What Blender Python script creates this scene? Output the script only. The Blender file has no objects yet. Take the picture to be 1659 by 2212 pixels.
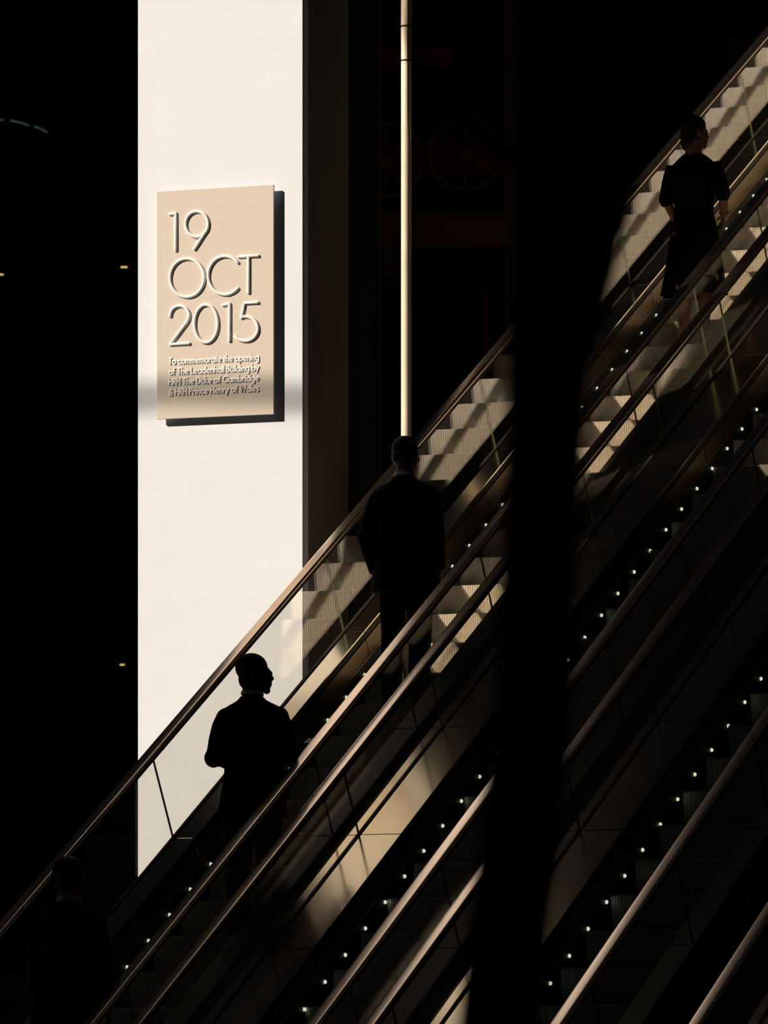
import bpy, bmesh, math, random
from mathutils import Vector, Matrix
R = math.radians
random.seed(7)
S = bpy.context.scene
COL = S.collection

# ---------------------------------------------------------------- camera
PHI = R(24.5); F = 12660.0; YH = 2333.0; W_, H_ = 1659.0, 2212.0; EYE = 1.6
CP, SP = math.cos(PHI), math.sin(PHI)
camd = bpy.data.cameras.new('camera'); cam = bpy.data.objects.new('camera', camd); COL.objects.link(cam)
cam.location = (0, 0, EYE); cam.rotation_euler = (R(90), 0, PHI)
camd.sensor_fit = 'VERTICAL'; camd.sensor_height = 36.0; camd.sensor_width = 36.0 * W_ / H_
camd.lens = F / H_ * 36.0
camd.shift_y = (YH - H_ / 2) / H_
camd.clip_end = 500
camd.dof.use_dof = True; camd.dof.focus_distance = 39.0; camd.dof.aperture_fstop = 5.6
S.camera = cam
# ---------------------------------------------------------------- world, sun, exposure
wd = bpy.data.worlds.new('world'); S.world = wd; wd.use_nodes = True
wd.node_tree.nodes['Background'].inputs[0].default_value = (0.72, 0.78, 1.0, 1)
wd.node_tree.nodes['Background'].inputs[1].default_value = 0.004
sd = bpy.data.lights.new('sun', 'SUN'); sun = bpy.data.objects.new('sun', sd); COL.objects.link(sun)
SUN = Vector((1.0, 1.0, -0.84)).normalized()
sun.rotation_euler = SUN.to_track_quat('-Z', 'Y').to_euler()
sun.location = (-30, 10, 30)
sd.energy = 6.7; sd.angle = R(0.53); sd.color = (1.0, 0.80, 0.60)
S.view_settings.view_transform = 'Standard'; S.view_settings.look = 'None'
S.view_settings.exposure = 0.0; S.view_settings.gamma = 1.0; S.view_settings.use_curve_mapping = False

def ray(px, d, py=None):
    """world point seen at column px (and row py) at depth d"""
    r = (px - W_ / 2) / F * d
    z = EYE + ((YH - py) / F * d if py is not None else 0)
    return Vector((r * CP - d * SP, r * SP + d * CP, z))

# ---------------------------------------------------------------- materials
def mat(name, col, rough=0.5, metal=0.0, var=0.0, scale=20.0, bump=0.0, bscale=60.0, stretch=None, emit=None, spec=0.5, aniso=0.0):
    m = bpy.data.materials.new(name); m.use_nodes = True
    nt = m.node_tree; b = nt.nodes['Principled BSDF']
    b.inputs['Roughness'].default_value = rough; b.inputs['Metallic'].default_value = metal
    b.inputs['Specular IOR Level'].default_value = spec
    c = (*col, 1)
    b.inputs['Base Color'].default_value = c
    if var or bump:
        tc = nt.nodes.new('ShaderNodeTexCoord'); mp = nt.nodes.new('ShaderNodeMapping')
        nt.links.new(tc.outputs['Object'], mp.inputs[0])
        if stretch: mp.inputs['Scale'].default_value = stretch
    if var:
        n = nt.nodes.new('ShaderNodeTexNoise'); n.inputs['Scale'].default_value = scale; n.inputs['Detail'].default_value = 5
        rmp = nt.nodes.new('ShaderNodeValToRGB')
        rmp.color_ramp.elements[0].position = 0.3; rmp.color_ramp.elements[1].position = 0.7
        rmp.color_ramp.elements[0].color = (*[x * (1 - var) for x in col], 1)
        rmp.color_ramp.elements[1].color = (*[min(1, x * (1 + var)) for x in col], 1)
        nt.links.new(mp.outputs[0], n.inputs['Vector']); nt.links.new(n.outputs[0], rmp.inputs[0])
        nt.links.new(rmp.outputs[0], b.inputs['Base Color'])
    if bump:
        n2 = nt.nodes.new('ShaderNodeTexNoise'); n2.inputs['Scale'].default_value = bscale; n2.inputs['Detail'].default_value = 4
        bp = nt.nodes.new('ShaderNodeBump'); bp.inputs['Strength'].default_value = bump; bp.inputs['Distance'].default_value = 0.01
        nt.links.new(mp.outputs[0], n2.inputs['Vector']); nt.links.new(n2.outputs[0], bp.inputs['Height'])
        nt.links.new(bp.outputs[0], b.inputs['Normal'])
    if emit:
        b.inputs['Emission Color'].default_value = (*emit[0], 1); b.inputs['Emission Strength'].default_value = emit[1]
    return m

def glass_mat(name='balustrade_glass', f0=0.055):
    m = bpy.data.materials.new(name); m.use_nodes = True
    nt = m.node_tree; nt.nodes.clear()
    out = nt.nodes.new('ShaderNodeOutputMaterial'); mx = nt.nodes.new('ShaderNodeMixShader')
    lw = nt.nodes.new('ShaderNodeLayerWeight'); lw.inputs['Blend'].default_value = 0.5
    pw = nt.nodes.new('ShaderNodeMath'); pw.operation = 'POWER'; pw.inputs[1].default_value = 5.0
    fr = nt.nodes.new('ShaderNodeMath'); fr.operation = 'MULTIPLY_ADD'; fr.inputs[1].default_value = 1 - f0; fr.inputs[2].default_value = f0
    nt.links.new(lw.outputs['Facing'], pw.inputs[0]); nt.links.new(pw.outputs[0], fr.inputs[0])
    tr = nt.nodes.new('ShaderNodeBsdfTransparent'); tr.inputs[0].default_value = (0.99, 0.975, 0.94, 1)
    gl = nt.nodes.new('ShaderNodeBsdfGlossy'); gl.inputs['Roughness'].default_value = 0.012; gl.inputs[0].default_value = (1, 1, 1, 1)
    nt.links.new(fr.outputs[0], mx.inputs[0]); nt.links.new(tr.outputs[0], mx.inputs[1]); nt.links.new(gl.outputs[0], mx.inputs[2])
    nt.links.new(mx.outputs[0], out.inputs[0])
    return m

M = {}
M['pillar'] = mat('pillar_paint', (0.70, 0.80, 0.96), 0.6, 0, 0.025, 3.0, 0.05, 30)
M['pillar_side'] = mat('pillar_side_shade', (0.17, 0.14, 0.11), 0.7, 0, 0.1, 3.0)  # darker than the front: the side's shade is put into the colour
M['plaque'] = mat('brushed_bronze', (0.60, 0.58, 0.56), 0.55, 0.0, 0.03, 8, 0.03, 80, (1, 1, 14))
M['letter'] = mat('polished_letter', (0.86, 0.90, 0.96), 0.4, 0.0, 0.02, 8)
M['rail'] = mat('bronze_handrail', (0.92, 0.72, 0.56), 0.22, 1.0, 0.05, 6)
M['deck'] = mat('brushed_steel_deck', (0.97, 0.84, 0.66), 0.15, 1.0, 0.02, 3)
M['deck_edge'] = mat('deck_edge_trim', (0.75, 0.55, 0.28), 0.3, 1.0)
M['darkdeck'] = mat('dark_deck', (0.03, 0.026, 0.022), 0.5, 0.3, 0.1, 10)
M['skirt'] = mat('steel_skirt', (0.20, 0.14, 0.08), 0.35, 0.9, 0.1, 6)
M['black'] = mat('black_rubber', (0.012, 0.011, 0.010), 0.6)
M['clad'] = mat('dark_cladding', (0.02, 0.018, 0.016), 0.5, 0.2, 0.2, 3)
M['step'] = mat('ribbed_aluminium', (0.90, 0.88, 0.84), 0.45, 0.2, 0.08, 25, 0.05, 90)
M['glass'] = glass_mat(); M['glass_reflective'] = glass_mat('reflective_balustrade_glass', 0.085)  # stronger reflection set on the leftmost panes to brighten the mirrored steps
M['glass_edge'] = mat('glass_edge', (0.10, 0.13, 0.07), 0.3)
M['led'] = mat('led_lens', (0.9, 0.9, 0.8), 0.4, emit=((0.80, 0.88, 0.62), 0.80))
M['pole'] = mat('painted_pole', (0.78, 0.72, 0.62), 0.5, 0, 0.08, 4)
M['bark'] = mat('bark', (0.07, 0.05, 0.045), 0.9, 0, 0.3, 12, 0.5, 30)
M['suit'] = mat('black_suit_wool', (0.008, 0.008, 0.010), 0.9, spec=0.1)
M['suit2'] = mat('navy_suit_wool', (0.010, 0.011, 0.018), 0.9, spec=0.1)
M['coat'] = mat('dark_blouse', (0.012, 0.012, 0.020), 0.9, spec=0.1)
M['skin_dark'] = mat('dark_skin', (0.06, 0.030, 0.018), 0.6, 0, 0.1, 20, spec=0.2)
M['skin'] = mat('light_skin', (0.42, 0.22, 0.14), 0.6, 0, 0.06, 20, spec=0.2)
M['hair'] = mat('dark_brown_hair', (0.02, 0.011, 0.007), 0.6, 0, 0.3, 60, 0.4, 160, (1, 1, .2))
M['shirt'] = mat('white_shirt_cotton', (0.85, 0.87, 0.95), 0.8)
M['shoe'] = mat('black_leather', (0.01, 0.009, 0.008), 0.4)
M['phone'] = mat('phone_body', (0.55, 0.56, 0.65), 0.2, 0.3)
M['pack'] = mat('backpack_nylon', (0.014, 0.014, 0.016), 0.8, 0, 0.2, 30, 0.2, 80)
M['buckle'] = mat('backpack_buckle', (0.45, 0.45, 0.45), 0.3, 0.6)
M['gold'] = mat('gold_bangle', (0.8, 0.6, 0.25), 0.25, 1.0)
M['red'] = mat('red_machinery_paint', (0.13, 0.006, 0.004), 0.5, 0, 0.15, 4)
M['ochre'] = mat('ochre_machinery_paint', (0.07, 0.045, 0.02), 0.6, 0, 0.15, 4)
M['wall'] = mat('dark_cladding_wall', (0.012, 0.011, 0.010), 0.7, 0, 0.2, 1)
M['wallpanel'] = mat('dark_wall_panel', (0.020, 0.018, 0.016), 0.7, 0, 0.15, 2)
M['stone'] = mat('dark_stone', (0.03, 0.028, 0.026), 0.8, 0, 0.2, 4)
M['fin'] = mat('dark_fin', (0.06, 0.05, 0.04), 0.6, 0, 0.1, 3)
M['lamp'] = mat('warm_lamp', (1, .8, .4), 0.5, emit=((1.0, 0.70, 0.28), 0.9))
M['green_reflection'] = mat('dim_green_reflection', (.3, .5, .4), 0.5, emit=((0.20, 0.42, 0.32), 0.10))

# ---------------------------------------------------------------- helpers
def link(name, me, parent=None, m=None, loc=(0, 0, 0)):
    o = bpy.data.objects.new(name, me); COL.objects.link(o); o.location = loc
    if parent: o.parent = parent
    if m is not None and me is not None and not me.materials: me.materials.append(m)
    return o
def tag(o, label=None, cat=None, group=None, kind=None):
    for k, v in (('label', label), ('category', cat), ('group', group), ('kind', kind)):
        if v: o[k] = v
    return o
def empty(name, loc, label, cat, group=None):
    o = bpy.data.objects.new(name, None); COL.objects.link(o); o.location = loc
    return tag(o, label, cat, group)
def mesh_from(verts, faces, smooth=False, name='mesh'):
    me = bpy.data.meshes.new(name); me.from_pydata([tuple(v) for v in verts], [], faces)
    bm = bmesh.new(); bm.from_mesh(me); bmesh.ops.recalc_face_normals(bm, faces=bm.faces); bm.to_mesh(me); bm.free()
    if smooth:
        for p in me.polygons: p.use_smooth = True
    return me
def box_me(x0, x1, y0, y1, z0, z1, bev=0.0):
    bm = bmesh.new(); bmesh.ops.create_cube(bm, size=1)
    for v in bm.verts:
        v.co = Vector((x0 + (v.co.x + .5) * (x1 - x0), y0 + (v.co.y + .5) * (y1 - y0), z0 + (v.co.z + .5) * (z1 - z0)))
    if bev: bmesh.ops.bevel(bm, geom=bm.edges[:], offset=bev, segments=2, affect='EDGES')
    me = bpy.data.meshes.new('box'); bm.to_mesh(me); bm.free(); return me
def tube_vf(pts, rad, n=12, closed=False, vs=None, fs=None, flat=1.0, flataxis=None):
    """tube through pts with radius (number or list); appended to vs, fs"""
    vs = [] if vs is None else vs; fs = [] if fs is None else fs
    pts = [Vector(p) for p in pts]; N = len(pts); base = len(vs)
    up = None
    for i, p in enumerate(pts):
        if closed: t = pts[(i + 1) % N] - pts[i - 1]
        else: t = pts[min(i + 1, N - 1)] - pts[max(i - 1, 0)]
        t.normalize()
        if up is None:
            up = Vector((0, 0, 1)) if abs(t.z) < .9 else Vector((0, 1, 0))
            if flataxis is not None: up = Vector(flataxis)
        a = (up - t * up.dot(t))
        if a.length < 1e-5: a = Vector((1, 0, 0)).cross(t)
        a.normalize(); b = t.cross(a)
        if flataxis is None: up = a
        r = rad[i] if isinstance(rad, (list, tuple)) else rad
        for k in range(n):
            an = 2 * math.pi * k / n
            vs.append(p + a * (r * flat * math.cos(an)) + b * (r * math.sin(an)))
    m = N if closed else N - 1
    for i in range(m):
        for k in range(n):
            i2 = (i + 1) % N
            fs.append((base + i * n + k, base + i * n + (k + 1) % n, base + i2 * n + (k + 1) % n, base + i2 * n + k))
    if not closed:
        fs.append(tuple(base + k for k in range(n))[::-1]); fs.append(tuple(base + (N - 1) * n + k for k in range(n)))
    return vs, fs
def tube_me(pts, rad, n=12, closed=False, **k):
    vs, fs = tube_vf(pts, rad, n, closed, **k); return mesh_from(vs, fs, True)
def smooth(me):
    for p in me.polygons: p.use_smooth = True
    return me

# ---------------------------------------------------------------- ground, walls
T30 = math.tan(R(30)); A0 = -18.14 + EYE
def SZ(Y): return A0 + T30 * Y            # height of the line through the step nosings
g = tag(link('floor', box_me(-75, 30, -20, 75, -0.3, 0.0), m=M['stone']), kind='structure')

back = tag(link('wall_back', box_me(-60, 12, 60.0, 60.6, 0, 26), m=M['wall']), kind='structure')
pm = box_me(0, 2.92, 0, 0.05, 0, 3.42)
for i in range(-17, -3):
    for j in range(7):
        link('wall_panel', pm, back, M['wallpanel'], (i * 3.0, 59.95, 0.1 + j * 3.5))

# unseen walls added out of frame to leave only a slot of low sun
bl = tag(link('shade_wall_left', mesh_from(*(lambda c: ([(-c['x'], c['y'], 0) for c in c] + [(-c['x'], c['y'], 42) for c in c],
     [(0, 1, 2, 3), (7, 6, 5, 4), (0, 4, 5, 1), (1, 5, 6, 2), (2, 6, 7, 3), (3, 7, 4, 0)]))(
     [dict(x=34.4, y=18.3), dict(x=4.0, y=-12.1), dict(x=5.0, y=-13.1), dict(x=35.4, y=17.3)])), m=M['stone']), kind='structure')
fl = tag(link('shade_wall_side', mesh_from(*(lambda c: ([(-c[0], c[1], 0) for c in c] + [(-c[0], c[1], 42) for c in c],
     [(0, 1, 2, 3), (7, 6, 5, 4), (0, 4, 5, 1), (1, 5, 6, 2), (2, 6, 7, 3), (3, 7, 4, 0)]))(
     [(32.5, 31.5), (62, 61), (63, 60), (33.5, 30.5)])), m=M['stone']), kind='structure')
# unseen slabs added and shaped to cut off the sun higher up
def slab(name, pts, z0, z1, th):
    v = []
    for zs in (z0, z1):
        for (x, y), z in zip(pts, zs): v.append((x, y, z))
        for (x, y), z in zip(pts, zs): v.append((x - th, y - th, z + .84 * th))
    tag(link(name, mesh_from(v, [(0, 1, 3, 2), (4, 6, 7, 5), (0, 4, 5, 1), (2, 3, 7, 6), (0, 2, 6, 4), (1, 5, 7, 3)]), m=M['stone']), kind='structure')
K1 = 18.15
slab('shade_caster_2', [(-34.35, 18.15), (-35.0, 18.83)], [SZ(37.3) + 1.0 + .84 * K1] * 2, [42, 42], 1.0)
K2 = 12.0
ya, yb = 55.75 - 16.25 - K2, 66.0 - 16.25 - K2
slab('shade_caster_3', [(-16.25 - K2, ya), (-16.25 - K2, yb)], [SZ(ya + K2) + 1.75 + .84 * K2, SZ(yb + K2) + 1.75 + .84 * K2], [SZ(ya + K2) + 22, SZ(yb + K2) + 22], 0.5)
# unseen bar added so that a soft shadow crosses plaque and pillar
def upsun(p, dist_xy):
    k = dist_xy; return Vector((p[0] - k, p[1] - k, p[2] + 0.84 * k))

# ---------------------------------------------------------------- pillar
TH = R(3.3); EV = Vector((math.cos(TH), math.sin(TH), 0)); NV = Vector((math.sin(TH), -math.cos(TH), 0))
FR = ray(655, 40.6); PW = 1.25; FL = FR - EV * PW; FL.z = 0
pil = empty('pillar', (FL.x, FL.y, 0), 'tall white sunlit steel pillar carrying the commemorative plaque, behind the leftmost escalator', 'pillar')
pil.rotation_euler = (0, 0, TH)
PH = 17.0
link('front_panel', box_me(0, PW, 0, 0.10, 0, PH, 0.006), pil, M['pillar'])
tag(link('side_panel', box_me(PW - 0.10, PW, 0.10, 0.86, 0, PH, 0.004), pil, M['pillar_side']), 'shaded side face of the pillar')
# fin standing behind, thin lighter edge at its right
p0 = ray(757, 50.5); p1 = ray(821, 50.5)
fin = empty('column', (p0.x, p0.y, 0), 'dark steel column standing just behind and right of the white pillar', 'column')
fw = (p1 - p0).length
fin.rotation_euler = (0, 0, PHI)
link('shaft', box_me(0, fw, 0, 0.3, 0, 16, 0.01), fin, M['wallpanel'])
link('edge_strip', box_me(fw - 0.012, fw + 0.012, -0.02, 0.3, 0, 16), fin, M['fin'])

# slim round pole
pp = ray(877.5, 44.0)
pole = empty('pole', (pp.x, pp.y, 0), 'slim pale vertical pole catching the sun above the second man', 'pole')
link('shaft', tube_me([(0, 0, 0), (0, 0, 2), (0, 0, 8), (0, 0, 15)], 0.0385, 20), pole, M['pole'])
for z in (ray(877, 44.0, 57).z, ray(877, 44.0, 131).z):
    link('ring', tube_me([(0, 0, z - .006), (0, 0, z + .006)], 0.0405, 20), pole, M['black'])  # black rings stand in for thin shadows crossing the pole
link('base_plate', tube_me([(0, 0, 0), (0, 0, .02)], 0.12, 20), pole, M['fin'])

# ---------------------------------------------------------------- plaque
STAND = 0.055; PTH = 0.016
def on_face(px):      # distance along the pillar front of column px
    r = (px - W_ / 2) / F; dx = r * CP - SP; dy = r * SP + CP
    o = Vector((FL.x, FL.y, 0)) + NV * STAND
    # o + s*EV = d*(dx,dy)
    det = EV.x * (-dy) - (-dx) * EV.y
    s = ((-o.x) * (-dy) - (-dx) * (-o.y)) / det
    d = (EV.x * (-o.y) - EV.y * (-o.x)) / det
    return s, d
s0, d0 = on_face(339); s1, d1 = on_face(591)
zt = EYE + (YH - 414) / F * d0; zb = EYE + (YH - 906) / F * d0
PWd, PHt = s1 - s0, zt - zb
pl0 = Vector((FL.x, FL.y, 0)) + EV * s0 + NV * STAND
plq = empty('plaque', (pl0.x, pl0.y, zb), 'bronze-coloured commemorative plaque dated 19 OCT 2015 on the white pillar', 'plaque')
plq.rotation_euler = (0, 0, TH)
link('plate', box_me(0, PWd, 0.0, PTH, 0, PHt, 0.0015), plq, M['plaque'])
for ux in (0.12, PWd - 0.12):
    for vz in (0.2, PHt - 0.2):
        link('spacer', tube_me([(ux, PTH - .002, vz), (ux, STAND - 0.0003, vz)], 0.012, 12), plq, M['fin'])
def pq(px, py):
    u = (px - 339) / 252.0 * PWd
    yt = 414 - .0593 * (px - 339); yb = 906 - .0395 * (px - 339)
    return u, PHt * (1 - (py - yt) / (yb - yt))
def stroke(vs, fs, pts, rad, closed=False):
    # round stroke lying on the plate
    P = [Vector((u, -rad * 0.25, v)) for u, v in pts]
    if not closed:   # rounded ends
        t0 = (P[0] - P[1]).normalized(); t1 = (P[-1] - P[-2]).normalized()
        P = [P[0] + t0 * rad * .9, P[0] + t0 * rad * .6] + P + [P[-1] + t1 * rad * .6, P[-1] + t1 * rad * .9]
        rr = [rad * .35, rad * .8] + [rad] * (len(P) - 4) + [rad * .8, rad * .35]
    else: rr = rad
    tube_vf(P, rr, 10, closed, vs, fs, flataxis=(0, 1, 0))
def arc(cx, cy, rx, ry, a0, a1, n=28):
    return [(cx + rx * math.cos(R(a0 + (a1 - a0) * i / n)), cy - ry * math.sin(R(a0 + (a1 - a0) * i / n))) for i in range(n + 1)]
BR = 0.0118
def big(name, label, strokes):
    vs, fs = [], []
    for pts, closed in strokes:
        stroke(vs, fs, [pq(*p) for p in pts], BR, closed)
    tag(link(name, mesh_from(vs, fs, True), plq, M['letter']))
SL = .052
def lin(*p): return (list(p), False)
big('numeral', '1', [lin((380.5, 541), (380.5, 461)), lin((368, 462.8), (380.5, 462))])
big('numeral', '9', [(arc(426.3, 484.5, 24.5, 27.5, 0, 360, 36)[:-1], True), lin((448.5, 496), (421, 538.5))])
big('letter', 'O', [(arc(405, 600.5, 37, 41.5, 0, 360, 40)[:-1], True)])
big('letter', 'C', [(arc(487.5, 595.5, 36.5, 41.5, 42, 318, 36), False)])
big('letter', 'T', [lin((517, 555), (558.5, 553)), lin((537.8, 554), (537.8, 633))])
big('numeral', '2', [(arc(389, 682.5, 20.5, 21.5, 182, 0, 20)[:-1] + [(409.5, 682.5), (408, 690), (404.5, 697), (369, 743.8)], False), lin((369, 744.3), (409.5, 742.3))])
big('numeral', '0', [(arc(446.2, 699.8, 25.2, 41, 0, 360, 36)[:-1], True)])
big('numeral', '1', [lin((496.8, 737), (496.8, 656.5)), lin((483, 659.5), (496.8, 657.5))])
big('numeral', '5', [([(557.5, 654.3), (529, 656.0), (523, 687)], False), (arc(531, 711, 27, 26.5, 108, -142, 26), False)])

# small stroke alphabet, cap height 1, x height .62 (x, y up)
def ar(cx, cy, r, a0, a1, n=12, ry=None):
    ry = ry or r
    return [(cx + r * math.cos(R(a0 + (a1 - a0) * i / n)), cy + ry * math.sin(R(a0 + (a1 - a0) * i / n))) for i in range(n + 1)]
o_ = ar(.31, .31, .29, 0, 360, 18)
GL = {
 'T': (.55, [[(0, 1), (.55, 1)], [(.275, 1), (.275, 0)]]),
 'o': (.62, [o_]),
 'c': (.50, [ar(.31, .31, .29, 50, 310)]),
 'm': (.84, [[(.03, .62), (.03, 0)], [(.03, .36)] + ar(.22, .40, .19, 180, 0) + [(.41, 0)], [(.41, .36)] + ar(.60, .40, .19, 180, 0) + [(.79, 0)]]),
 'e': (.60, [[(.04, .33), (.59, .33)] + ar(.31, .31, .28, 4, 310)]),
 'r': (.34, [[(.03, .62), (.03, 0)], [(.03, .36)] + ar(.22, .38, .19, 180, 60)]),
 'a': (.62, [o_, [(.60, .62), (.60, 0)]]),
 't': (.30, [[(.15, .88), (.15, 0)], [(0, .62), (.30, .62)]]),
 'h': (.52, [[(.03, 1.05), (.03, 0)], [(.03, .36)] + ar(.25, .38, .22, 180, 0) + [(.47, 0)]]),
 'p': (.62, [o_, [(.02, .62), (.02, -.32)]]),
 'n': (.52, [[(.03, .62), (.03, 0)], [(.03, .36)] + ar(.25, .38, .22, 180, 0) + [(.47, 0)]]),
 'i': (.08, [[(.04, .62), (.04, 0)], [(.04, .86), (.04, .90)]]),
 'g': (.62, [o_, [(.60, .62), (.60, -.08)] + ar(.33, -.10, .27, 0, -150)]),
 'f': (.32, [[(.13, 0), (.13, .82)] + ar(.29, .84, .16, 180, 80), [(0, .62), (.30, .62)]]),
 'L': (.42, [[(.03, 1), (.03, 0), (.42, 0)]]),
 'd': (.62, [o_, [(.60, 1.05), (.60, 0)]]),
 'l': (.06, [[(.03, 1.05), (.03, 0)]]),
 'B': (.50, [[(.03, 0), (.03, 1), (.22, 1)] + ar(.22, .77, .22, 90, -90) + [(.03, .55)], [(.22, .55)] + ar(.22, .275, .27, 90, -90) + [(.03, 0)]]),
 'u': (.50, [[(.03, .62), (.03, .24)] + ar(.24, .24, .21, 180, 360) + [(.45, .62)], [(.45, .62), (.45, 0)]]),
 'b': (.62, [o_, [(.02, 1.05), (.02, 0)]]),
 'y': (.50, [[(0, .62), (.26, .08)], [(.50, .62), (.12, -.32)]]),
 'H': (.62, [[(.03, 0), (.03, 1)], [(.60, 0), (.60, 1)], [(.03, .54), (.60, .54)]]),
 'R': (.50, [[(.03, 0), (.03, 1), (.22, 1)] + ar(.22, .75, .23, 90, -90) + [(.03, .52)], [(.20, .50), (.50, 0)]]),
 'D': (.70, [[(.03, 0), (.03, 1), (.20, 1)] + ar(.20, .5, .48, 90, -90, ry=.5) + [(.03, 0)]]),
 'k': (.46, [[(.03, 1.05), (.03, 0)], [(.42, .62), (.05, .30), (.46, 0)]]),
 'C': (.80, [ar(.5, .5, .48, 48, 312)]),
 '&': (.66, [[(.62, 0), (.16, .66)] + ar(.30, .78, .19, 215, -40, ry=.2) + [(.10, .40)] + ar(.24, .22, .21, 140, 340, ry=.22) + [(.60, .42)]]),
 'P': (.50, [[(.03, 0), (.03, 1), (.22, 1)] + ar(.22, .74, .25, 90, -90) + [(.03, .48)]]),
 'W': (1.0, [[(0, 1), (.25, 0), (.5, 1), (.75, 0), (1, 1)]]),
 's': (.40, [ar(.20, .47, .15, 40, 250) + ar(.19, .165, .165, 80, -140)]),
}
lines = [('To commemorate the opening', 366, 560, 788.0), ('of The Leadenhall Building by', 366, 560, 810.5),
         ('HRH The Duke of Cambridge', 366, 560, 832.5), ('& HRH Prince Henry of Wales', 366, 560, 855.0)]
for txt, xa, xb, yb_ in lines:
    tot = 0; lay = []
    for ch in txt:
        if ch == ' ': tot += .34; continue
        w, st = GL[ch]; lay.append((tot, st)); tot += w + .165
    tot -= .165
    capH = 13.5; sc = (xb - xa) / tot
    vs, fs = [], []
    for x0, st in lay:
        for pts in st:
            q = []
            for (x, y) in pts:
                px = xa + (x0 + x) * sc
                q.append(pq(px, yb_ - .045 * (px - xa) - y * capH))
            stroke(vs, fs, q, 0.0052)
    tag(link('text_line', mesh_from(vs, fs, True), plq, M['letter']), 'raised small lettering')

# the added shadow bar for pillar and plaque, tied back to the left wall
pc = ray(475, 40.7, 827); arm_p = upsun(pc, 13.0)
vs, fs = tube_vf([arm_p + Vector((-1.3, 0, 0)), arm_p + Vector((1.25, 0, 0))], 0.047, 10)
t_ = (arm_p.x + 2.55 + arm_p.y + 16.3) / 2
tube_vf([arm_p + Vector((1.2, 0, 0)), arm_p + Vector((2.55, 0, 0)), arm_p + Vector((2.55 - t_, -t_, 0))], 0.047, 10, False, vs, fs)
arm = link('shade_caster_1', mesh_from(vs, fs, True), m=M['darkdeck']); tag(arm, kind='structure')

# unseen column added left of the frame to shade the woman
ccol = Vector((-21.9, 35.35, 0))
oc = empty('shade_column', ccol, 'round dark column added out of view to shade the woman', 'column')
link('shaft', tube_me([(0, 0, 0.3), (0, 0, 20)], 0.42, 28), oc, M['stone'])
link('base', tube_me([(0, 0, 0), (0, 0, .3)], 0.55, 28), oc, M['stone'])

# ---------------------------------------------------------------- escalators
YA, YB = 28.79, 49.6
def prof(parent, name, profile, y0, y1, m, ox, perp=True, smoothf=False, n=1):
    """extrude (x, h) profile along the incline; ends cut square to the incline"""
    vs, fs = [], []; k = len(profile)
    for i in range(n + 1):
        Y = y0 + (y1 - y0) * i / n
        for (x, h) in profile:
            yy = Y - (0.433 * h if perp else 0)
            vs.append((x, yy, SZ(yy) + h))
    for i in range(n):
        for j in range(k):
            fs.append((i * k + j, i * k + (j + 1) % k, (i + 1) * k + (j + 1) % k, (i + 1) * k + j))
    fs.append(tuple(range(k))[::-1]); fs.append(tuple(n * k + j for j in range(k)))
    vs = [Vector(v) - Vector(ox) for v in vs]
    me = mesh_from(vs, fs, smoothf)
    o = link(name, me, parent, m)
    return o

def step_mesh(w, ribs=46):
    p = w / ribs; dpt = 0.009
    xs = []
    for i in range(ribs):
        xs += [(i * p, 0), (i * p + p * .12, 1), (i * p + p * .50, 1), (i * p + p * .62, 0)]
    xs.append((w, 0))
    # path down: back of tread, nosing, curved riser
    path = [(0.40, -0.0, 0, 1), (0.004, 0, 0, 1), (0.0, -0.006, -1, 0), (0.004, -0.06, -1, 0), (0.014, -0.13, -1, 0), (0.032, -0.19, -1, 0), (0.05, -0.245, -1, 0)]
    vs, fs = [], []
    for (y, z, ny, nz) in path:
        for (x, r) in xs:
            k = (r - 1) * dpt
            vs.append((x, y + (-k if ny else 0), z + (k if nz else 0)))
    n = len(xs)
    for j in range(len(path) - 1):
        for i in range(n - 1):
            fs.append((j * n + i, j * n + i + 1, (j + 1) * n + i + 1, (j + 1) * n + i))
    return mesh_from(vs, fs)

SW = 0.83
STEP = step_mesh(SW - 0.01); STEP.materials.append(M['step'])
bm = bmesh.new(); bmesh.ops.create_uvsphere(bm, u_segments=12, v_segments=8, radius=0.0125)
LED = bpy.data.meshes.new('led'); bm.to_mesh(LED); bm.free(); smooth(LED); LED.materials.append(M['led'])
bm = bmesh.new(); bmesh.ops.create_cone(bm, cap_ends=True, segments=14, radius1=0.017, radius2=0.014, depth=0.006)
bmesh.ops.rotate(bm, verts=bm.verts, matrix=Matrix.Rotation(R(90), 3, 'Y'))
BEZ = bpy.data.meshes.new('bezel'); bm.to_mesh(BEZ); bm.free(); BEZ.materials.append(M['black'])
NOSE = 0.19   # nosings stand at NOSE + 0.4 k

def rail_profile(cx, h):
    pts = []
    for k in range(24):
        a = 2 * math.pi * k / 24
        c, s_ = math.cos(a), math.sin(a)
        x = 0.037 * math.copysign(abs(c) ** 0.42, c); y = 0.017 * math.copysign(abs(s_) ** 0.42, s_)
        pts.append((cx + x, h + y))
    return pts

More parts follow.
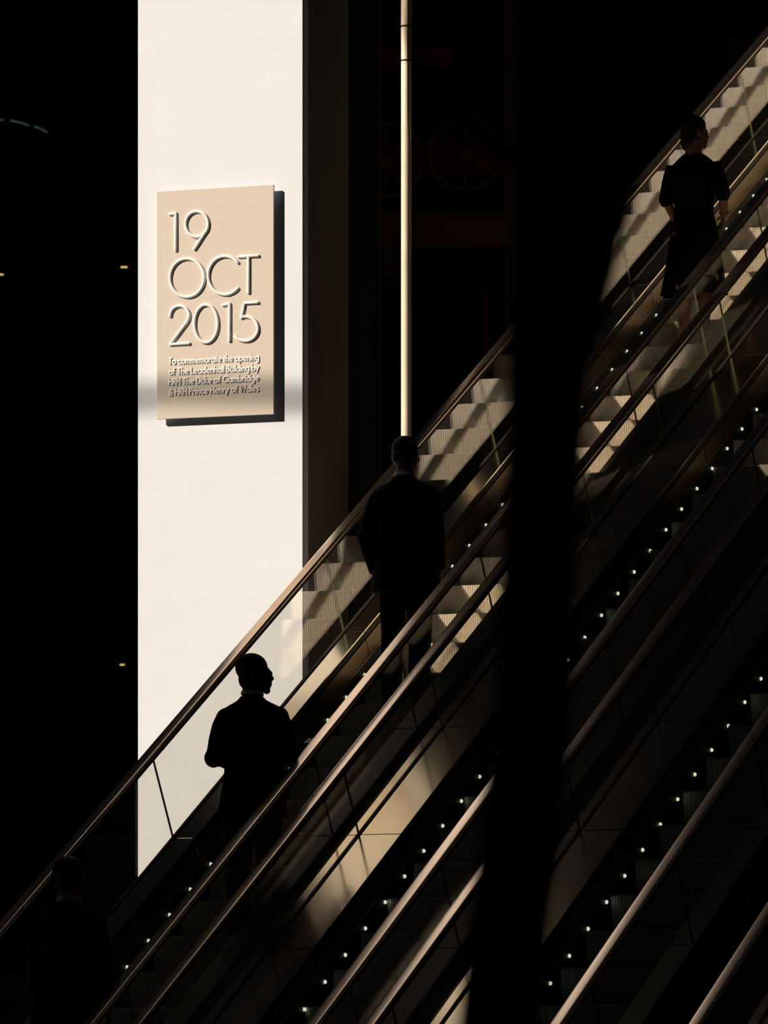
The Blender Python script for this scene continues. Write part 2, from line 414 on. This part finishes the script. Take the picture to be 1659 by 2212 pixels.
def escalator(xg, label, led_y, y0=YA, y1=YB, outer=True):
    xr = xg + 1.13; gw = 0.14 if outer else 0.0; pane = M['glass'] if outer else M['glass_reflective']
    ox = (xg + .565, y0, SZ(y0) - 0.0)
    ox = (xg + .565, y0, 0.0)
    e = empty('escalator', ox, label, 'escalator', 'escalators rising side by side')
    # steps
    k = math.ceil((y0 - NOSE) / .4)
    while NOSE + .4 * k < y1 - .2:
        Y = NOSE + .4 * k
        link('step', STEP, e, None, (xg + .155 - ox[0], Y - ox[1], SZ(Y) - ox[2]))
        k += 1
    # glass panels and decks, one per bay
    bay = 1.30; j0 = 33.86 - 10 * bay if False else 0
    ph = {0: 0}
    Yc = led_joint = 35.0
    Ys = []
    q = 35.03 - bay * 5
    while q < y1: 
        if q + bay > y0: Ys.append(q)
        q += bay
    for side, x in (('left', xg), ('right', xr)):
        sg = 1 if side == 'left' else -1
        xs = x + sg * .150; rh = 1.0
        if side == 'left': x -= gw; rh -= gw * 1.06
        prof(e, 'handrail', rail_profile(x, rh), y0, y1, M['rail'], ox, smoothf=True, n=30)
        prof(e, 'handrail_guide', [(x - .020, rh - .055), (x + .020, rh - .055), (x + .020, rh - .014), (x - .020, rh - .014)], y0, y1, M['black'], ox)
        for q in Ys:
            a, b = max(q, y0) + .004, min(q + bay, y1) - .004
            gp = prof(e, 'glass_panel', [(x - .005, .27), (x + .005, .27), (x + .005, rh - .035), (x - .005, rh - .035)], a, b, pane if side == 'left' else M['glass'], ox)
            # keep one pane surface clear: only the two faces, with a dark green ground edge
            gp.data.materials.append(M['glass_edge'])
            for f in gp.data.polygons:
                if abs(f.normal.x) < .5: f.material_index = 1
            if side == 'left':
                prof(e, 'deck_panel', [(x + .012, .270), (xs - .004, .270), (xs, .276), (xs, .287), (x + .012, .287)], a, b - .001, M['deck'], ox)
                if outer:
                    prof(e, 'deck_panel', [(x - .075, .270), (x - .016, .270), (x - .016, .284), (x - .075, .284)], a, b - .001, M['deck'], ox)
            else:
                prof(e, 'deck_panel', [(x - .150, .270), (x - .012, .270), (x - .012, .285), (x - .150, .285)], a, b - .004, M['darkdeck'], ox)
            prof(e, 'skirt_panel', [(xs - sg * .012, .08), (xs + sg * .001, .08), (xs + sg * .001, .215), (xs - sg * .012, .215)], a, b - .002, M['skirt'], ox)
        prof(e, 'seal', [(x - .012, .262), (x + .012, .262), (x + .010, .297), (x - .010, .297)], y0, y1, M['black'], ox)
        prof(e, 'skirt_trim', [(xs - sg * .01, .072), (xs + sg * .006, .072), (xs + sg * .006, .080), (xs - sg * .01, .080)], y0, y1, M['deck_edge'], ox)
        prof(e, 'lower_skirt', [(xs - sg * .016, -.28), (xs - sg * .001, -.28), (xs - sg * .001, .072), (xs - sg * .016, .072)], y0, y1, M['black'], ox)
        prof(e, 'brush_gap', [(xs - sg * .03, .215), (xs - sg * .006, .215), (xs - sg * .006, .270), (xs - sg * .03, .270)], y0, y1, M['black'], ox)
    if outer:
        prof(e, 'side_cladding', [(xg - .158, -.9), (xg - .14, -.9), (xg - .14, .262), (xg - .158, .262)], y0, y1, M['black'], ox)
    prof(e, 'truss_cladding', [(xg - .12, -1.15), (xr + .12, -1.15), (xr + .12, -.34), (xg - .12, -.34)], y0 + 1.2, y1, M['clad'], ox)
    prof(e, 'side_cladding', [(xr + .02, -.9), (xr + .12, -.9), (xr + .12, .20), (xr + .02, .262)], y0, y1, M['clad'], ox)
    # small lights along the left skirt
    Y = led_y - .296 * int((led_y - y0) / .296)
    while Y < y1:
        l = link('skirt_light', LED, e, None, (xg + .152 - ox[0], Y - ox[1], SZ(Y) - .01 - ox[2]))
        Y += .296
    return e
escalator(-16.80, 'leftmost escalator, nearest the white pillar, with three people and sunlit ribbed steps', 36.21, outer=False)
escalator(-15.35, 'second escalator from the left, its steel deck glowing left of the tree trunk', 33.66)
escalator(-13.84, 'third escalator from the left, dark, with one lit deck patch right of the trunk', 33.33)
escalator(-11.84, 'rightmost escalator, almost black, only its rail showing in the bottom right corner', 33.0)
# upper landing
tag(link('floor_upper', box_me(-20, -6, YB - .05, YB + 9.5, SZ(YB) - .6, SZ(YB) - .02), m=M['stone']), kind='structure')
tag(link('floor_lower', box_me(-17.2, -10.3, YA - 3.2, YA - .0, 0.0, SZ(YA) - 0.02), m=M['stone']), kind='structure')

# ---------------------------------------------------------------- people
def ell(vs, fs, c, r, rot=None, nu=14, nv=9):
    base = len(vs); c = Vector(c)
    pts = [(0, 0, 1)]
    for j in range(1, nv):
        t = math.pi * j / nv
        for i in range(nu):
            a = 2 * math.pi * i / nu
            pts.append((math.sin(t) * math.cos(a), math.sin(t) * math.sin(a), math.cos(t)))
    pts.append((0, 0, -1))
    for p in pts:
        v = Vector((p[0] * r[0], p[1] * r[1], p[2] * r[2]))
        if rot is not None: v = rot @ v
        vs.append(c + v)
    for i in range(nu): fs.append((base, base + 1 + i, base + 1 + (i + 1) % nu))
    for j in range(nv - 2):
        for i in range(nu):
            a = base + 1 + j * nu + i; b = base + 1 + j * nu + (i + 1) % nu
            fs.append((a, a + nu, b + nu, b))
    l = base + len(pts) - 1; s = l - nu
    for i in range(nu): fs.append((l, s + (i + 1) % nu, s + i))
def loft(vs, fs, secs, n=24, sq=1.0):
    """secs: (z, cx, cy, rx, ry)"""
    base = len(vs)
    for (z, cx, cy, rx, ry) in secs:
        for k in range(n):
            a = 2 * math.pi * k / n; c, s = math.cos(a), math.sin(a)
            vs.append(Vector((cx + rx * math.copysign(abs(c) ** sq, c), cy + ry * math.copysign(abs(s) ** sq, s), z)))
    for i in range(len(secs) - 1):
        for k in range(n):
            fs.append((base + i * n + k, base + i * n + (k + 1) % n, base + (i + 1) * n + (k + 1) % n, base + (i + 1) * n + k))
    fs.append(tuple(base + k for k in range(n))[::-1]); fs.append(tuple(base + (len(secs) - 1) * n + k for k in range(n)))
def remesh(vs, fs, vox, iters=2, name='mesh'):
    me = mesh_from(vs, fs); o = bpy.data.objects.new('tmp', me); COL.objects.link(o)
    m = o.modifiers.new('r', 'REMESH'); m.mode = 'VOXEL'; m.voxel_size = vox; m.use_smooth_shade = True
    s = o.modifiers.new('s', 'SMOOTH'); s.iterations = iters; s.factor = .5
    dg = bpy.context.evaluated_depsgraph_get()
    out = bpy.data.meshes.new_from_object(o.evaluated_get(dg)); bpy.data.objects.remove(o); out.name = name
    for p in out.polygons: p.use_smooth = True
    return out
def hand_vf(vs, fs, wrist, d, side, up, curl, right=1):
    """d finger direction, up back-of-hand normal; side = towards the thumb"""
    d = Vector(d).normalized(); up = Vector(up); up = (up - d * up.dot(d)).normalized(); sd_ = d.cross(up) * side
    w = Vector(wrist)
    rot = Matrix((sd_, d, up)).transposed()
    ell(vs, fs, w + d * .045, (.040, .056, .016), rot)
    for i, (off, L) in enumerate(((.030, .072), (.010, .080), (-.011, .075), (-.030, .058))):
        p = w + d * .082 + sd_ * off; pts = [w + d * .05 + sd_ * off, p]; ang = 0
        for s_, f in enumerate((.45, .32, .23)):
            ang += curl * (1.0 if s_ else .7)
            dd = d * math.cos(ang) - up * math.sin(ang); p = p + dd * L * f; pts.append(p)
        tube_vf(pts, [.0095, .0095, .009, .008, .006], 8, False, vs, fs)
    tp = [w + d * .02 + sd_ * .025, w + d * .045 + sd_ * .052 - up * .008, w + d * .070 + sd_ * .060 - up * .022, w + d * .09 + sd_ * .052 - up * .034]
    tube_vf(tp, [.012, .0115, .010, .008], 8, False, vs, fs)
def head_vf(vs, fs, HM, female=False):
    """head about the origin of the neck top; HM places it. z: chin 0 .. crown .235"""
    a, b = [], []
    ell(a, b, (0, -.012, .150), (.074, .094, .084), None, 22, 14)
    ell(a, b, (0, .030, .105), (.062, .062, .088), None, 18, 12)
    ell(a, b, (0, .022, .045), (.052, .060, .040))
    ell(a, b, (0, .074, .018), (.026, .022, .022))         # chin
    ell(a, b, (0, .060, .040), (.036, .026, .024))
    ell(a, b, (0, .082, .132), (.046, .014, .012))         # brow
    ell(a, b, (0, .096, .108), (.010, .014, .026), Matrix.Rotation(R(-18), 3, 'X'))  # nose bridge
    ell(a, b, (0, .102, .086), (.017, .017, .014))         # nose tip
    ell(a, b, (0, .078, .052), (.034, .024, .028)); ell(a, b, (0, .094, .060), (.024, .012, .009)); ell(a, b, (0, .092, .046), (.022, .012, .010))  # lips
    for s in (-1, 1):
        ell(a, b, (s * .036, .068, .098), (.022, .016, .018))    # cheek
        ell(a, b, (s * .077, -.008, .100), (.010, .020, .032), Matrix.Rotation(R(s * 12), 3, 'Z'))  # ear
    base = len(vs)
    vs += [HM @ v for v in a]; fs += [tuple(base + i for i in f) for f in b]

def person(loc, rotz, label, skin, top, H=1.78, neck=(0, 0, 1.53), yaw=0, pitch=0, hair=None, rarm=None, larm=None,
           rhand=None, lhand=None, suit=True, legs=None, wide=1.0, group=None, hs=1.06):
    k = H / 1.78
    HM = Matrix.Translation(Vector(neck) + Vector((0, .012, .018))) @ Matrix.Rotation(yaw, 4, 'Z') @ Matrix.Rotation(pitch, 4, 'X') @ Matrix.Scale(hs, 4)
    vs, fs = [], []
    head_vf(vs, fs, HM)
    n0 = Vector(neck)
    tube_vf([n0 + Vector((0, -.03, -.10)), n0 + Vector((0, -.018, -.02)), n0 + Vector((0, -.008, .075))], [.072, .067, .063], 16, False, vs, fs)
    ell(vs, fs, HM @ Vector((0, -.036, .082)), (.060, .056, .066))
    loft(vs, fs, [(.86, 0, 0, .15, .10), (.98, 0, 0, .15, .105), (1.12, 0, 0, .13, .095), (1.32, 0, 0, .165, .105), (1.42, 0, 0, .17, .09), (1.49, 0, -.01, .08, .065)])
    arms = []
    for s, arm, hd in ((1, rarm, rhand), (-1, larm, lhand)):
        sh, el, wr = [Vector(p) for p in arm]
        tube_vf([sh, (sh + el) / 2, el, (el + wr) / 2, wr], [.052, .047, .040, .036, .027], 12, False, vs, fs)
        d, up, curl = hd
        hand_vf(vs, fs, wr, d, -s, up, curl)
        arms.append((sh, el, wr))
    for s in (-1, 1):
        hp, kn, an = legs[0 if s < 0 else 1]
        hp, kn, an = Vector(hp), Vector(kn), Vector(an)
        tube_vf([hp, (hp + kn) / 2, kn, kn + (an - kn) * .35, an], [.085, .075, .055, .053, .036], 14, False, vs, fs)
        ell(vs, fs, an + Vector((0, .06, -.045)), (.040, .115, .032))
    body = link('person', remesh(vs, fs, .0075, 2, 'person'), None, skin, loc)
    body.rotation_euler = (0, 0, rotz); body.scale = (k, k, k)
    tag(body, label, 'person', group)
    for s in (-1, 1):     # eyes
        v, f = [], []; ell(v, f, (s * .030, .083, .112), (.012, .008, .008)); link('eye', mesh_from([HM @ q for q in v], f, True), body, M['shoe'])
    return body, HM, arms

def dress_man(body, arms, legs, m, neck=(0, 0, 1.53), ring=True, wide=1.0, hand_pocket=False):
    vs, fs = [], []; w = wide
    nx, ny = neck[0], neck[1]
    loft(vs, fs, [(.755, 0, -.01, .228 * w, .165), (.88, 0, -.005, .210 * w, .154), (1.00, 0, 0, .190 * w, .138), (1.10, 0, 0, .182 * w, .130),
                  (1.22, 0, 0, .196 * w, .138), (1.34, 0, -.004, .212 * w, .142), (1.42, 0, -.008, .222 * w, .122), (1.462, nx * .4, -.012, .178 * w, .098),
                  (1.505, nx * .7, -.018 + ny * .5, .095, .076), (1.535, nx, -.020 + ny, .070, .064)], 28)
    for (sh, el, wr) in arms:
        d = (wr - el).normalized()
        tube_vf([sh.lerp(el, .08), sh.lerp(el, .3), sh.lerp(el, .6), el, el.lerp(wr, .3), el.lerp(wr, .92)], [.060, .070, .066, .058, .057, .046], 16, False, vs, fs)
        ell(vs, fs, sh + Vector((0, 0, -.022)), (.066, .068, .060)); ell(vs, fs, el, (.062, .062, .064))
    link('jacket', remesh(vs, fs, .011, 4), body, m)
    vs, fs = [], []
    for (hp, kn, an) in legs:
        hp, kn, an = Vector(hp), Vector(kn), Vector(an)
        tube_vf([hp + Vector((0, 0, .06)), hp, (hp + kn) / 2, kn, (kn + an) / 2, an + Vector((0, .01, -.01))], [.09, .105, .095, .080, .074, .070], 16, False, vs, fs)
    loft(vs, fs, [(.82, 0, 0, .165, .115), (.98, 0, 0, .165, .115)])
    link('trousers', remesh(vs, fs, .012, 4), body, m)
    if ring:
        n0 = Vector(neck) + Vector((0, -.012, .016))
        pts = [n0 + Vector((.0655 * math.cos(R(a)), .066 * math.sin(R(a)), -.012 * math.sin(R(a)))) for a in range(0, 360, 20)]
        link('shirt_collar', tube_me(pts, .009, 10, True, flat=1.5), body, M['shirt'])
    for (hp, kn, an) in legs:
        an = Vector(an); v, f = [], []
        ell(v, f, an + Vector((0, .065, -.045)), (.048, .135, .036)); ell(v, f, an + Vector((0, -.02, -.030)), (.045, .060, .048))
        b = len(v); 
        v += [Vector(p) + an for p in [(-.05, -.075, -.083), (.05, -.075, -.083), (.052, .19, -.083), (-.052, .19, -.083), (-.05, -.075, -.065), (.05, -.075, -.065), (.052, .19, -.065), (-.052, .19, -.065)]]
        f += [tuple(b + i for i in q) for q in [(0, 1, 2, 3), (7, 6, 5, 4), (0, 4, 5, 1), (1, 5, 6, 2), (2, 6, 7, 3), (3, 7, 4, 0)]]
        link('shoe', remesh(v, f, .008, 2), body, M['shoe'])

def hair_cap(body, HM, long=False, thick=1.0):
    v, f = [], []
    ell(v, f, (0, -.018, .156), (.081 * thick, .098 * thick, .088), None, 24, 16)
    ell(v, f, (0, -.048, .105), (.072, .064, .072))
    if long: ell(v, f, (0, -.062, .055), (.066, .048, .085))
    # cut away the face
    a, b = [], []
    me = remesh(v, f, .007, 1)
    bm = bmesh.new(); bm.from_mesh(me)
    dele = [x for x in bm.verts if (x.co.y > .038 and x.co.z < .150)]
    bmesh.ops.delete(bm, geom=dele, context='VERTS')
    for x in bm.verts: x.co = HM @ (x.co + Vector([random.uniform(-.0015, .0015) for _ in range(3)]))
    bm.to_mesh(me); bm.free()
    link('hair', me, body, M['hair'])

def stand(X, Yap):      # point on the tread nearest Yap
    k = math.floor((Yap - NOSE) / .4); Yn = NOSE + .4 * k
    return Vector((X, Yn + .20, SZ(Yn)))
LEGS = [((-.095, 0, .90), (-.10, .012, .49), (-.10, -.03, .085)), ((.095, 0, .90), (.10, .012, .49), (.105, -.03, .085))]

# man with the turned head
ra = ((.185, -.01, 1.425), (.262, -.03, 1.13), (.245, .20, 1.16)); la = ((-.185, -.01, 1.425), (-.255, -.055, 1.14), (-.06, .17, 1.10))
L1 = stand(-16.03, 33.16)
b1, H1, A1 = person(L1, 0, 'bald man in a black suit, head in profile against the sunlit pillar', M['skin_dark'], None, 1.75, yaw=R(-58), pitch=R(1), hs=1.12,
    rarm=ra, larm=la, rhand=((-.15, 1, .35), (.2, .2, -1), .75), lhand=((.5, .8, .2), (-.3, .3, .8), .5), legs=LEGS)
dress_man(b1, A1, LEGS, M['suit'], wide=1.06)
ph = link('phone', box_me(-.037, .037, -.075, .075, -.004, .004, .003), m=M['phone'], loc=L1 + Vector((.250, .335, 1.235)))
ph.rotation_euler = (R(14), R(4), R(15)); tag(ph, 'pale slim phone held out by the bald man in the black suit', 'phone')

# second man seen from behind
ra = ((.185, -.01, 1.425), (.245, -.05, 1.13), (.20, .10, .90)); la = ((-.185, -.01, 1.425), (-.262, -.07, 1.13), (-.225, .03, .88))
L2 = stand(-16.24, 36.0)
b2, H2, A2 = person(L2, 0, 'short-haired man in a dark suit seen from behind below the slim pole', M['skin'], None, 1.79, yaw=R(-8),
    rarm=ra, larm=la, rhand=((-.1, .2, -1), (1, 0, 0), .35), lhand=((.1, .2, -1), (-1, 0, 0), .35), legs=LEGS)
dress_man(b2, A2, LEGS, M['suit2'], wide=1.1); hair_cap(b2, H2)

# man at lower left with backpack
ra = ((.185, -.01, 1.425), (.25, -.06, 1.14), (.23, .12, .93)); la = ((-.185, -.01, 1.425), (-.25, -.02, 1.14), (-.12, .20, 1.18))
L0 = stand(-16.10, 30.95)
b0, H0, A0_ = person(L0, R(8), 'man wearing a dark backpack at the lower left, barely visible in shadow', M['skin'], None, 1.78, neck=(.01, .03, 1.53), yaw=R(-22),
    rarm=ra, larm=la, rhand=((-.1, .3, -1), (1, 0, 0), .35), lhand=((.4, .3, .9), (-.5, .7, 0), .9), legs=LEGS)
dress_man(b0, A0_, LEGS, M['suit'], neck=(.01, .03, 1.53)); hair_cap(b0, H0)
bp = empty('backpack', L0, 'dark nylon backpack with a pale buckle on the lower-left man', 'backpack'); bp.rotation_euler = (0, 0, R(8))
v, f = [], []; loft(v, f, [(.98, 0, -.252, .13, .075), (1.02, 0, -.252, .155, .09), (1.20, 0, -.252, .16, .095), (1.36, 0, -.225, .15, .085), (1.43, 0, -.215, .11, .06)], 24, .6)
link('bag_body', remesh(v, f, .012, 3), bp, M['pack'])
v, f = [], []; loft(v, f, [(1.02, 0, -.335, .11, .03), (1.06, 0, -.345, .12, .035), (1.18, 0, -.345, .12, .035), (1.22, 0, -.335, .11, .03)], 20, .6)
link('front_pocket', remesh(v, f, .01, 2), bp, M['pack'])
for s in (-1, 1):
    link('strap', tube_me([(s * .09, -.17, 1.42), (s * .105, -.07, 1.505), (s * .125, .04, 1.47), (s * .14, .135, 1.34), (s * .17, .10, 1.14), (s * .15, -.16, 1.03)], .018, 8, flat=.45), bp, M['pack'])
link('buckle', box_me(-.02, .02, -.395, -.380, 1.24, 1.262, .003), bp, M['buckle'])
link('handle', tube_me([(-.04, -.20, 1.42), (-.03, -.20, 1.455), (.03, -.20, 1.455), (.04, -.20, 1.42)], .008, 8), bp, M['pack'])

# woman on the upper steps
ra = ((.165, -.01, 1.41), (.255, -.04, 1.17), (.20, .12, 1.02)); la = ((-.165, -.01, 1.41), (-.225, -.03, 1.15), (-.17, .10, .97))
LW = [((-.09, 0, .88), (-.09, .02, .48), (-.075, -.02, .085)), ((.09, 0, .88), (.09, .02, .48), (.085, -.02, .085))]
L3 = stand(-16.20, 41.1)
b3, H3, A3 = person(L3, 0, 'woman in a dark floral skirt standing on the upper steps at the top right', M['skin'], None, 1.73, yaw=R(-40),
    rarm=ra, larm=la, rhand=((-.4, .5, -.6), (1, .3, .2), .4), lhand=((.2, .4, -.9), (-1, 0, 0), .4), legs=LW)
hair_cap(b3, H3, True, 1.05)
v, f = [], []
loft(v, f, [(.94, 0, 0, .165, .125), (1.05, 0, 0, .155, .120), (1.16, 0, 0, .165, .125), (1.32, 0, .0, .185, .135), (1.41, 0, -.005, .185, .112), (1.46, 0, -.01, .13, .09), (1.50, 0, -.015, .075, .068)], 26)
for (sh, el, wr) in A3: tube_vf([sh, sh.lerp(el, .5), el, el.lerp(wr, .15)], [.064, .066, .058, .056], 14, False, v, f)
link('blouse', remesh(v, f, .011, 4), b3, M['coat'])
def floral():
    m = mat('floral_print_cloth', (.01, .01, .012), .9, spec=.1); nt = m.node_tree; b = nt.nodes['Principled BSDF']
    tc = nt.nodes.new('ShaderNodeTexCoord'); vo = nt.nodes.new('ShaderNodeTexVoronoi'); vo.inputs['Scale'].default_value = 6.0
    no = nt.nodes.new('ShaderNodeTexNoise'); no.inputs['Scale'].default_value = 45
    ad = nt.nodes.new('ShaderNodeMath'); ad.operation = 'MULTIPLY_ADD'; ad.inputs[1].default_value = .35
    cr = nt.nodes.new('ShaderNodeValToRGB'); e = cr.color_ramp.elements
    e[0].position = .30; e[0].color = (.45, .40, .34, 1); e[1].position = .38; e[1].color = (.01, .01, .012, 1)
    nt.links.new(tc.outputs['Object'], vo.inputs['Vector']); nt.links.new(tc.outputs['Object'], no.inputs['Vector'])
    nt.links.new(no.outputs[0], ad.inputs[0]); nt.links.new(vo.outputs['Distance'], ad.inputs[2])
    nt.links.new(ad.outputs[0], cr.inputs[0]); nt.links.new(cr.outputs[0], b.inputs['Base Color'])
    return m
v, f = [], []
base = 0; n = 48; secs = [(1.06, .150, .118), (.98, .170, .130), (.86, .195, .150), (.70, .215, .175), (.55, .235, .20), (.40, .26, .225)]
for (z, rx, ry) in secs:
    for k in range(n):
        a = 2 * math.pi * k / n; w = 1 + .05 * math.sin(a * 9) * (1.06 - z) / .6
        v.append(Vector((rx * w * math.cos(a), ry * w * math.sin(a), z)))
for (z, rx, ry) in reversed(secs):
    for k in range(n):
        a = 2 * math.pi * k / n; w = 1 + .05 * math.sin(a * 9) * (1.06 - z) / .6
        v.append(Vector(((rx * w - .006) * math.cos(a), (ry * w - .006) * math.sin(a), z)))
for i in range(2 * len(secs) - 1):
    for k in range(n): f.append((i * n + k, i * n + (k + 1) % n, (i + 1) * n + (k + 1) % n, (i + 1) * n + k))
link('skirt', mesh_from(v, f, True), b3, floral())
for (hp, kn, an) in LW:
    an = Vector(an); v, f = [], []
    ell(v, f, an + Vector((0, .065, -.050)), (.042, .125, .030)); ell(v, f, an + Vector((0, -.02, -.045)), (.038, .050, .034))
    link('shoe', remesh(v, f, .008, 2), b3, M['shoe'])
wr = A3[0][2]; el = A3[0][1]; c = el.lerp(wr, .8); d = (wr - el).normalized(); u_ = d.orthogonal().normalized(); w_ = d.cross(u_)
link('bangle', tube_me([c + (u_ * math.cos(R(a)) + w_ * math.sin(R(a))) * .036 for a in range(0, 360, 20)], .004, 6, True), b3, M['gold'])

# ---------------------------------------------------------------- lift machinery in the dark
DM = 52.0
def mp(px, py): return ray(px, DM, py)
def beam(px0, px1, py0, py1, label):
    a = ray(px0, DM, py1); b = ray(px1, DM, py0); w = (Vector((b.x, b.y, 0)) - Vector((a.x, a.y, 0))).length; h = b.z - a.z
    e = empty('steel_beam', (a.x, a.y, a.z), label, 'beam', 'dark red beams behind the pole'); e.rotation_euler = (0, 0, PHI)
    for nm, z0, z1, dy in (('flange', 0, .03, .12), ('flange', h - .03, h, .12), ('web', .03, h - .03, .02)):
        link(nm, box_me(0, w, .06 - dy / 2 if nm == 'web' else 0, .06 + dy / 2 if nm == 'web' else .12, z0, z1), e, M['red'])
beam(815, 975, 102, 142, 'uppermost dark red steel beam behind the slim pole')
beam(815, 1090, 312, 372, 'middle dark red steel beam carrying the big wheels behind the pole')
beam(815, 1100, 458, 532, 'lowest dark red steel beam behind the slim pole')
def wheel(px, py, rpx, label, spokes=6, holes=False):
    c = ray(px, DM - (.85 if rpx < 24 else .36), py); r = rpx / F * DM
    e = empty('pulley_wheel', c, label, 'wheel', 'pulley wheels of the lift machinery'); e.rotation_euler = (0, 0, PHI)
    link('rim', tube_me([(r * .93 * math.cos(R(a)), 0, r * .93 * math.sin(R(a))) for a in range(0, 360, 10)], r * .07, 8, True), e, M['ochre'])
    link('hub', tube_me([(0, -.06, 0), (0, .06, 0)], r * .22, 16), e, M['ochre'])
    link('axle', tube_me([(0, 0, 0), (0, .845 if rpx < 24 else .355, 0)], r * .08 + .01, 10), e, M['ochre'])
    if py > 550: link('hanger', box_me(-.03, .03, .30, .355, -.05, .36), e, M['ochre'])
    for i in range(spokes):
        a = 2 * math.pi * i / spokes
        link('spoke', tube_me([(r * .2 * math.cos(a), 0, r * .2 * math.sin(a)), (r * .9 * math.cos(a), 0, r * .9 * math.sin(a))], r * .05, 6), e, M['ochre'])
wheel(1004, 332, 82, 'large spoked pulley wheel right of the pole on the middle beam', 8)
wheel(832, 345, 84, 'large spoked pulley wheel left of the pole on the middle beam', 8)
wheel(909, 339, 18, 'small pulley wheel just right of the pole', 5)
wheel(937, 489, 25, 'small pulley wheel on the lowest red beam', 5)
wheel(838, 590, 30, 'small pulley wheel below the lowest red beam, left of the pole', 8)
for px, m, w, lab in ((1104, 'ochre', 30, 'dark ochre steel post left of the tree trunk'), (1050, 'red', 6, 'thin dark red post between pole and tree trunk')):
    a = ray(px, DM + 1.2); r = w / 2 / F * DM
    e = empty('post', (a.x, a.y, 0), lab, 'post'); e.rotation_euler = (0, 0, PHI)
    link('shaft', box_me(-r, r, -r, r, 0, 14 if m == 'ochre' else ray(px, DM, 590).z, .003), e, M[m])
    link('foot', box_me(-r * 2, r * 2, -r * 2, r * 2, 0, .05), e, M[m])
a = ray(1640, 56)
e = empty('column', (a.x, a.y, 0), 'dark brown square column behind the top right escalator rail', 'column'); e.rotation_euler = (0, 0, PHI)
link('shaft', box_me(-.28, .6, 0, .5, 0, 20, .01), e, M['fin']); link('base', box_me(-.34, .66, -.05, .55, 0, .2), e, M['fin'])

# small far lamps left of the pillar
for px, py, w, lab in ((268, 577, 14, 'tiny warm lamp glinting left of the plaque'), (3, 593, 8, 'tiny warm lamp at the left edge of the picture'), (264, 1436, 10, 'tiny faint lamp low beside the pillar edge')):
    r_ = (px - W_ / 2) / F; dl = 59.80 / (r_ * SP + CP); c = ray(px, dl, py); r = w / 2 / F * dl
    e = empty('lamp', c, lab, 'lamp'); e.rotation_euler = (0, 0, PHI)
    link('tube', box_me(-r, r, -.02, .02, -.005, .005, .002), e, M['lamp']); link('bracket', box_me(-r * .8, r * .8, .02, .25, -.012, .012), e, M['darkdeck'])
e = empty('lamp', ray(50, 67.0, 262), 'faint green curved reflection at the upper left, drawn as glowing strips', 'lamp'); c0 = ray(50, 67.0, 262)  # glowing strips stand in for a greenish reflection
for pts in (((0, 259), (8, 259)), ((22, 260), (45, 265), (62, 271)), ((74, 273), (88, 278), (102, 286))):
    P_ = [ray(p[0], 67.0, p[1]) - c0 for p in pts]
    link('reflection_strip', tube_me(P_, .010, 8), e, M['green_reflection'])
link('bracket', tube_me([ray(50, 67.0, 268) - c0, ray(50, 67.7, 266) - c0], .01, 6), e, M['darkdeck'])

# ---------------------------------------------------------------- tree in front, out of focus
DT = 8.6
def tp(px, py, d=DT): return ray(px, d, py)
tbase = tp(1050, 2600); tr = empty('tree', (tbase.x, tbase.y, 0), 'dark out-of-focus tree trunk standing in front of the escalators', 'tree')
def tpt(l): return [tp(*p) - Vector((tbase.x, tbase.y, 0)) for p in l]
low = tp(1010, 3200); 
trunk_pts = [Vector((0, 0, 0)), Vector((0.01, 0, .35))] + tpt([(1060, 2500), (1096, 2050), (1135, 1700), (1152, 1500), (1168, 1200), (1180, 950), (1195, 650), (1215, 350), (1235, 0), (1255, -400), (1262, -1200)])
pr = [.085, .070] + [w / 2 / F * DT for w in (205, 182, 176, 172, 170, 172, 185, 205, 215, 200, 150)]
vs, fs = tube_vf(trunk_pts, pr, 18)
for v in vs: v += Vector([random.uniform(-.0025, .0025) for _ in range(3)])
link('trunk', mesh_from(vs, fs, True), tr, M['bark'])
for l, r0, r1 in (([(1180, 420), (1110, 340), (1030, 280), (960, 220), (915, 150), (880, 60), (850, -80)], .016, .006),
                  ([(1185, 880), (1225, 720), (1262, 560), (1285, 400), (1300, 200), (1315, 0), (1330, -250)], .045, .060),
                  ([(1262, 600), (1330, 480), (1360, 330), (1400, 200), (1420, 60), (1440, -150)], .022, .016)):
    P_ = tpt(l); n = len(P_)
    link('branch', tube_me(P_, [r0 + (r1 - r0) * i / (n - 1) for i in range(n)], 10), tr, M['bark'])
